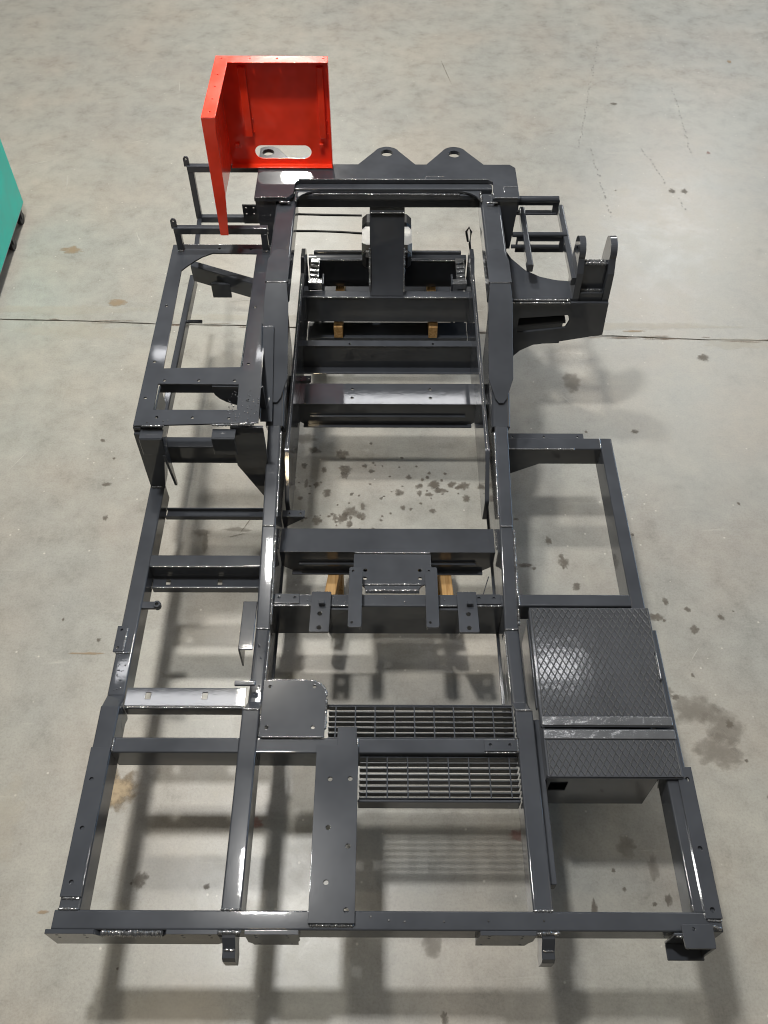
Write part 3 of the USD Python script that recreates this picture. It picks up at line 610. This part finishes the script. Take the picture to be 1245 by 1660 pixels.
# rear beam with lifting lugs
ZR = 1.25
def lugp(xc):
    return unary_union([Polygon([(xc - .155, 4.70), (xc - .165, 4.722), (xc - .07, 4.86), (xc + .07, 4.86), (xc + .165, 4.722), (xc + .155, 4.70)]), Point(xc, 4.832).buffer(.075, 10)])
rp = unary_union([Polygon([(-.733, 4.388), (-.552, 4.388), (-.520, 4.43), (-.512, 4.545), (-.49, 4.562), (.58, 4.566), (.604, 4.55), (.596, 4.40), (.592, 4.388), (.742, 4.388), (.742, 4.69), (.712, 4.722), (-.70, 4.722), (-.733, 4.69)]), lugp(.003), lugp(.397), lugp(-.69).intersection(sbox(-.74, 4.6, -.4, 5))])
RB = part('rear_plate', mxy(P2(rp, [(.003, 4.842, .035), (.397, 4.832, .035), (-.692, 4.845, .033)]), ZR, .022), smooth=False, label='top plate of rear beam with three lifting lugs')
part('rear_beam', beam((-.52, 4.60, 1.225), (.60, 4.60, 1.225), .17, .122))
part('ledge', bx(-.50, .58, 4.50, 4.516, 1.165, 1.195), smooth=False)
wl((-.42, 4.505, 1.197), (.42, 4.505, 1.197), r=.006)
for s in (-1, 1):
    x0, x1 = (.640, .738) if s > 0 else (-.712, -.615)
    xs = sorted((x0, x1)); o = .74 if s > 0 else -.73
    part('end_box', mxz(P2([(o, 1.226), (o - s * .018, .915), (o - s * .10, .905), (o - s * .115, 1.226)]), 4.394, .28), smooth=False)
    a = np.linspace(0, math.pi / 2, 9); xi = XL + .05 if s < 0 else XR - .05
    arc = [(xi - s * (.135 - .135 * math.cos(q)), 4.39 + .125 * math.sin(q)) for q in a]
    part('corner_fillet', mxy(P2([(xi, 4.39)] + arc[1:] + [(xi - s * .135, 4.53), (xi, 4.53)]), 1.213, .010), smooth=False)
    wl((xi - s * .004, 4.40, 1.22), (xi - s * .004, 4.50, 1.22), r=.006); wl((xi + s * .02, 4.382, 1.226), (xi + s * .085, 4.382, 1.226), r=.006)
for xa, xb, ya, yb in ((.225, .33, 4.57, 4.60), (.66, .735, 4.44, 4.50)):
    wl((xa, yb, ZR), (xb, yb, ZR), r=.003); wl((xa, ya, ZR), (xa, yb, ZR), r=.003)
for s in (-1, 1):
    X = XL if s < 0 else XR
    wl((X + .035, 2.08, .544), (X + .035, 2.54, .664), r=.006); wl((X - s * .036, 2.6, .68), (X - s * .036, 3.05, .80), r=.004)
    wl((X - s * .030, 2.53, .508), (X - s * .030, 2.66, .508), r=.006); wl((X - s * .030, 3.54, .508), (X - s * .030, 3.69, .508), r=.006)
    wl((X - s * .052, 3.25, .91), (X - s * .052, 3.66, 1.165), r=.004)
wl((-.48, 4.338, .598), (-.10, 4.338, .598), r=.005); wl((.11, 4.338, .598), (.50, 4.338, .598), r=.005); wl((-.46, 4.702, .595), (.48, 4.702, .595), r=.005)
wl((-1.18, 4.255, 1.036), (-.66, 4.255, 1.036), r=.003); wl((-1.15, 2.866, 1.037), (-1.05, 2.866, 1.037), r=.006); wl((-.82, 2.874, 1.037), (-.62, 2.880, 1.037), r=.006)
wl((-.70, 4.39, 1.252), (-.56, 4.39, 1.252), r=.004); wl((.60, 4.39, 1.252), (.735, 4.39, 1.252), r=.004); wl((-.50, 4.566, 1.252), (.58, 4.568, 1.252), r=.003)
for x in (-1.148, -.672): wl((x - .017, 4.188, 1.042), (x + .017, 4.188, 1.042), r=.007)
# centre column from rear beam down to the cross member
col = Polygon([(4.508, 1.085), (4.475, .93), (4.44, .80), (4.395, .68), (4.345, .605), (4.40, .585), (4.52, .70), (4.60, .90), (4.63, 1.07)])
part('centre_column', myz(col, -.095, .203), smooth=20)
wl((-.093, 4.498, 1.082), (.106, 4.498, 1.082), r=.005)
for x in (-.096, .109): wl((x, 4.46, .87), (x, 4.36, .625), r=.006)
# valve block on the column, hoses
vb = Polygon([(-.150, 4.665), (-.12, 4.645), (.135, 4.645), (.162, 4.665), (.158, 4.80), (.14, 4.83), (-.13, 4.83), (-.150, 4.80)])
t = part('valve_block', mxy(vb, .755, .10), WHITE, smooth=False, label='white block with black ends behind the centre column')
part('end_cap', bx(-.152, .160, 4.832, 4.98, .64, .765, .03), BLACK, t, smooth=False)
part('end_cap', bx(-.146, .156, 4.575, 4.644, .62, .735, .022), BLACK, t, smooth=False)
def hose(pts, r):
    a = np.linspace(0, 2 * math.pi, 8, endpoint=False); return loft(pts, np.c_[r * np.cos(a), r * np.sin(a)])
part('hose', hose([(-.60, 4.82, .852), (-.40, 4.82, .846), (-.15, 4.82, .842)], .007), RUBBER)
part('hose', hose([(-.60, 4.80, .742), (-.45, 4.80, .742), (-.28, 4.80, .736), (-.08, 4.79, .728)], .007), RUBBER)
part('hose', hose([(.50, 4.62, .80), (.485, 4.62, .87), (.50, 4.62, .90), (.515, 4.62, .87), (.51, 4.6, .80), (.52, 4.55, .74)], .007), RUBBER)
# axle brackets in the corners
for s in (-1, 1):
    x = -.475 if s < 0 else .495
    t = part('axle_bracket', bx(x - s * .03 - .028, x - s * .03 + .028, 4.40, 4.70, .60, .615), WELD, smooth=False)
    part('bracket_box', bx(min(x, x - s * .085), max(x, x - s * .085), 4.40, 4.445, .60, .655), WELD, t, smooth=False)
    part('bracket_post', bx(x - s * .09 - .006, x - s * .09 + .006, 4.40, 4.50, .55, .65), GREY, t, smooth=False)
    for q in range(5): part('weld_bead', weld((x - s * .055, 4.46 + .045 * q, .617), (x - s * .005, 4.47 + .045 * q, .617), .008), WELD, t, smooth=60)

# right arm with clevis
AZ = .90
ar = [(.632, 3.96), (1.05, 3.965), (1.05, 4.115), (.96, 4.128), (.88, 4.155), (.80, 4.215), (.73, 4.32), (.70, 4.40), (.632, 4.40)]
ARM = part('side_arm', mxy(P2(ar), AZ, .016), smooth=False, label='stout side arm ending in an upright clevis')
af = Polygon([(.632, .885), (1.242, .885), (1.252, .655), (1.0, .60), (.86, .575), (.79, .53), (.735, .46), (.70, .40), (.632, .36)])
af = af.difference(Polygon([(.755, .775), (1.03, .80), (1.045, .755), (1.03, .705), (.755, .665)]).buffer(-.008).buffer(.008))
part('arm_front', mxz(af, 3.945, .016), parent=ARM, smooth=False)
part('arm_back', mxz(P2([(.632, .88), (1.05, .88), (1.05, .45), (.86, .44), (.70, .40), (.632, .38)]), 4.10, .014), parent=ARM, smooth=False)
part('arm_rib', beam((.76, 4.03, .70), (1.03, 4.03, .735), .12, .02), parent=ARM)
part('weld_bead', weld((.64, 3.955, AZ - .004), (1.03, 3.955, AZ - .004), .007), WELD, ARM, smooth=60)
part('weld_bead', weld((.64, 3.943, .886), (1.03, 3.943, .886), .006), WELD, ARM, smooth=60)
def cheek(zb, hole):
    c = unary_union([Polygon([(3.962, zb), (4.13, zb), (4.16, 1.06), (4.15, 1.13), (4.01, 1.13), (3.975, 1.06), (3.962, .90)]), Point(4.08, 1.145).buffer(.070, 10)])
    return c.difference(Point(4.08, 1.14).buffer(.022, 8)) if hole else c
part('clevis_cheek', myz(cheek(.662, False), 1.206, .036), parent=ARM, smooth=False)
part('clevis_cheek', myz(cheek(.80, True), 1.040, .034), parent=ARM, smooth=False)
part('clevis_web', [bx(1.074, 1.206, 4.012, 4.05, .72, 1.10), bx(1.074, 1.206, 3.970, 4.012, .78, .935)], parent=ARM, smooth=False)
part('weld_bead', weld((1.08, 4.018, 1.097), (1.20, 4.018, 1.097), .010), WELD, ARM, smooth=60); part('weld_bead', weld((1.08, 4.034, 1.103), (1.20, 4.034, 1.103), .008), WELD, ARM, smooth=60)
part('weld_bead', weld((1.08, 3.990, .938), (1.20, 3.990, .938), .010), WELD, ARM, smooth=60)
part('outer_web', myz(P2([(3.05, .36), (3.9, .30), (4.42, .60), (4.40, .90), (3.95, .90), (3.62, .72), (3.2, .50)]), .622, .012), smooth=False)
# small step frame at the rear right
t = part('step_rung', rodm((.745, 4.60, 1.105), (1.005, 4.60, 1.105), .019, 12))
rg = P2([(.74, 1.10), (1.012, 1.10), (1.012, 1.005), (.74, 1.005)]).difference(sbox(.775, 1.03, .975, 1.07))
part('rung_plate', mxz(rg, 4.592, .014), parent=t, smooth=False); part('rung_lip', bx(.75, 1.0, 4.575, 4.592, 1.015, 1.025), parent=t, smooth=False)
t = part('step_rung', rodm((.725, 4.37, 1.028), (1.035, 4.37, 1.028), .015, 12))
rg = P2([(.75, 1.02), (1.035, 1.02), (1.035, .915), (.75, .915)]).difference(sbox(.76, .955, 1.0, .99))
part('rung_plate', mxz(rg, 4.36, .012), parent=t, smooth=False); part('rung_lip', rodm((.725, 4.36, .955), (1.0, 4.36, .955), .012), parent=t)
part('stringer', beam((1.033, 3.98, 1.03), (1.033, 4.66, 1.03), .034, .05)); part('stringer', beam((.80, 4.08, 1.042), (.80, 4.62, 1.042), .034, .05))

# drops of weld spatter under the paint
sp_ = []
for (x0, x1, y0, y1, z, n) in ((-.76, -.61, 2.88, 3.10, Z, 70), (-1.17, -1.02, 2.86, 2.90, Z, 10), (-.42, .50, 2.19, 2.24, .55, 18), (-1.18, -1.13, 1.72, 1.90, .60, 14), (.66, 1.18, 1.54, 1.75, .678, 24), (XL - .03, XL + .03, 1.70, 2.0, .552, 16)):
    for q in range(n):
        r_ = rng.uniform(.0015, .0042); m_ = trimesh.creation.icosphere(subdivisions=1, radius=r_); m_.apply_translation([rng.uniform(x0, x1), rng.uniform(y0, y1), z + r_ * .2]); sp_.append(m_)
part('weld_spatter', sp_, WELD, smooth=60, kind='stuff')

# ------------------------------------------------------------------ red folded panel on the rear corner
RP = thing('corner_panel', 'bright red folded sheet metal corner panel standing upright on the rear of the grey chassis', 'panel', (-.60, 4.71, 1.255))
slot = unary_union([sbox(-.706, 1.292, -.466, 1.372), Point(-.706, 1.332).buffer(.04, 10), Point(-.466, 1.332).buffer(.04, 10)])
bpn = obj('back_panel', mxz(sbox(-.893, 1.256, -.306, 1.866).difference(slot), 4.712, .004), RED, RP)
side = Polygon([(4.112, 1.262), (4.30, 1.262), (4.708, 1.262), (4.708, 1.866), (4.112, 1.866)])
for i in range(7):
    z = 1.655 - i * .033; y = 4.505 - i * .008
    side = side.difference(sbox(y - .0035, z - .012, y + .0035, z + .012))
sp = obj('side_panel', myz(side, -.893, .004), RED, RP)
obj('top_flange', mxy(P2([(-.893, 4.108), (-.824, 4.108), (-.824, 4.646), (-.306, 4.646), (-.306, 4.716), (-.893, 4.716)], [(-.856, 4.16, .0045), (-.858, 4.28, .0045), (-.859, 4.40, .0045), (-.86, 4.52, .0045), (-.86, 4.69, .0045), (-.71, 4.69, .0045), (-.57, 4.69, .0045), (-.33, 4.69, .0045)]), 1.871, .004), RED, RP)
obj('front_flange', mxz(Polygon([(-.893, 1.205), (-.850, 1.205), (-.833, 1.45), (-.831, 1.80), (-.824, 1.866), (-.893, 1.866)]), 4.108, .004), RED, RP)
obj('end_flange', bx(-.310, -.306, 4.665, 4.711, 1.256, 1.866, .0005), RED, RP)
obj('bottom_flange', bx(-.885, -.310, 4.668, 4.711, 1.256, 1.260, .0005), RED, RP)
for x0, x1, z0 in ((-.787, -.745, 1.43), (-.372, -.335, 1.42)):
    s_ = obj('stiffener', bx(x0, x1, 4.694, 4.711, z0, 1.82, .003), RED, RP)
    for q in (.02, .10): obj('rivet', bx(x1 + .003, x1 + .010, 4.704, 4.711, z0 + q, z0 + q + .006, .001), RED, s_)
for x in (-.842, -.366): obj('clip', bx(x - .012, x + .012, 4.696, 4.711, 1.368, 1.388, .002), RED, RP)

# ------------------------------------------------------------------ wood under the frame
def timber(x, y0, y1, zt, ang, label, post):
    t = thing('wooden_block', label, 'wood block', (x, (y0 + y1) / 2, 0), 'wood blocks under the chassis')
    m_ = bx(-.028, .028, -(y1 - y0) / 2, (y1 - y0) / 2, zt - .09, zt, .003); m_.apply_transform(trimesh.transformations.rotation_matrix(ang, [0, 0, 1])); m_.apply_translation([x, (y0 + y1) / 2, 0])
    obj('timber', m_, WOOD, t)
    if post:
        m_ = bx(-.036, .036, -.05, .05, 0, zt - .0905, .003); m_.apply_translation([x + .0, post, 0])
        obj('support', m_, WOOD, t)
timber(-.258, 2.27, 2.78, .325, -.13, 'pale wood block seen left of the centre plate, behind the near cross member', 2.60)
timber(.309, 2.27, 2.78, .325, .06, 'pale wood block seen right of the centre plate, behind the near cross member', 2.60)
timber(-.300, 4.335, 4.86, .365, 0, 'wood block under the rear cross members, left of the centre column', None)
timber(.300, 4.335, 4.86, .365, 0, 'wood block under the rear cross members, right of the centre column', None)

TR = thing('steel_trestle', 'low dark steel trestle carrying the rear wood blocks under the chassis', 'trestle', (.01, 4.58, 0))
for y in (4.415, 4.80): obj('crossbeam', beam((-.50, y, .2745), (.52, y, .2745), .15, .12), GREY, TR, smooth=30)
for x in (-.46, .48):
    obj('side_beam', bx(x - .03, x + .03, 4.49, 4.725, .16, .27), GREY, TR)
    for y in (4.415, 4.80): obj('leg', bx(x - .035, x + .035, y - .05, y + .05, .0, .154), GREY, TR)
# ------------------------------------------------------------------ green cabinet on castors at the left edge
GC = thing('green_cabinet', 'smooth turquoise green cabinet on black castors at the left edge', 'cabinet', (-3.0, 5.6, 0))
A, B = np.array([-2.783, 6.036]), np.array([-2.724, 5.0])
d = (A - B) / np.linalg.norm(A - B); nrm = np.array([-d[1], d[0]])
def gp2(a, b): return tuple(B + d * a + nrm * b)
L = np.linalg.norm(A - B)
body = mxy(Polygon([gp2(-.35, 0), gp2(L, 0), gp2(L, .6), gp2(-.35, .6)]).buffer(-.006).buffer(.006, 4), 1.15, 1.03)
obj('body', body, GREEN, GC, smooth=40)
obj('bottom_trim', mxy(Polygon([gp2(-.34, .004), gp2(L - .01, .004), gp2(L - .01, .59), gp2(-.34, .59)]), .119, .012), STEEL, GC)
for a, b in ((L - .10, .03), (L - .42, .03), (L - .10, .55), (-.25, .03), (-.25, .55)):
    c = gp2(a, b)
    w = trimesh.creation.cylinder(radius=.045, height=.032, sections=20); w.apply_transform(trimesh.transformations.rotation_matrix(math.pi / 2, [0, 1, 0])); w.apply_translation([c[0], c[1], .0455])
    k_ = obj('castor', w, RUBBER, GC, smooth=30)
    obj('fork', [bx(c[0] - .024, c[0] - .019, c[1] - .02, c[1] + .02, .045, .106, .001), bx(c[0] + .019, c[0] + .024, c[1] - .02, c[1] + .02, .045, .106, .001), bx(c[0] - .024, c[0] + .024, c[1] - .022, c[1] + .022, .0985, .106, .001)], BLACK, k_)
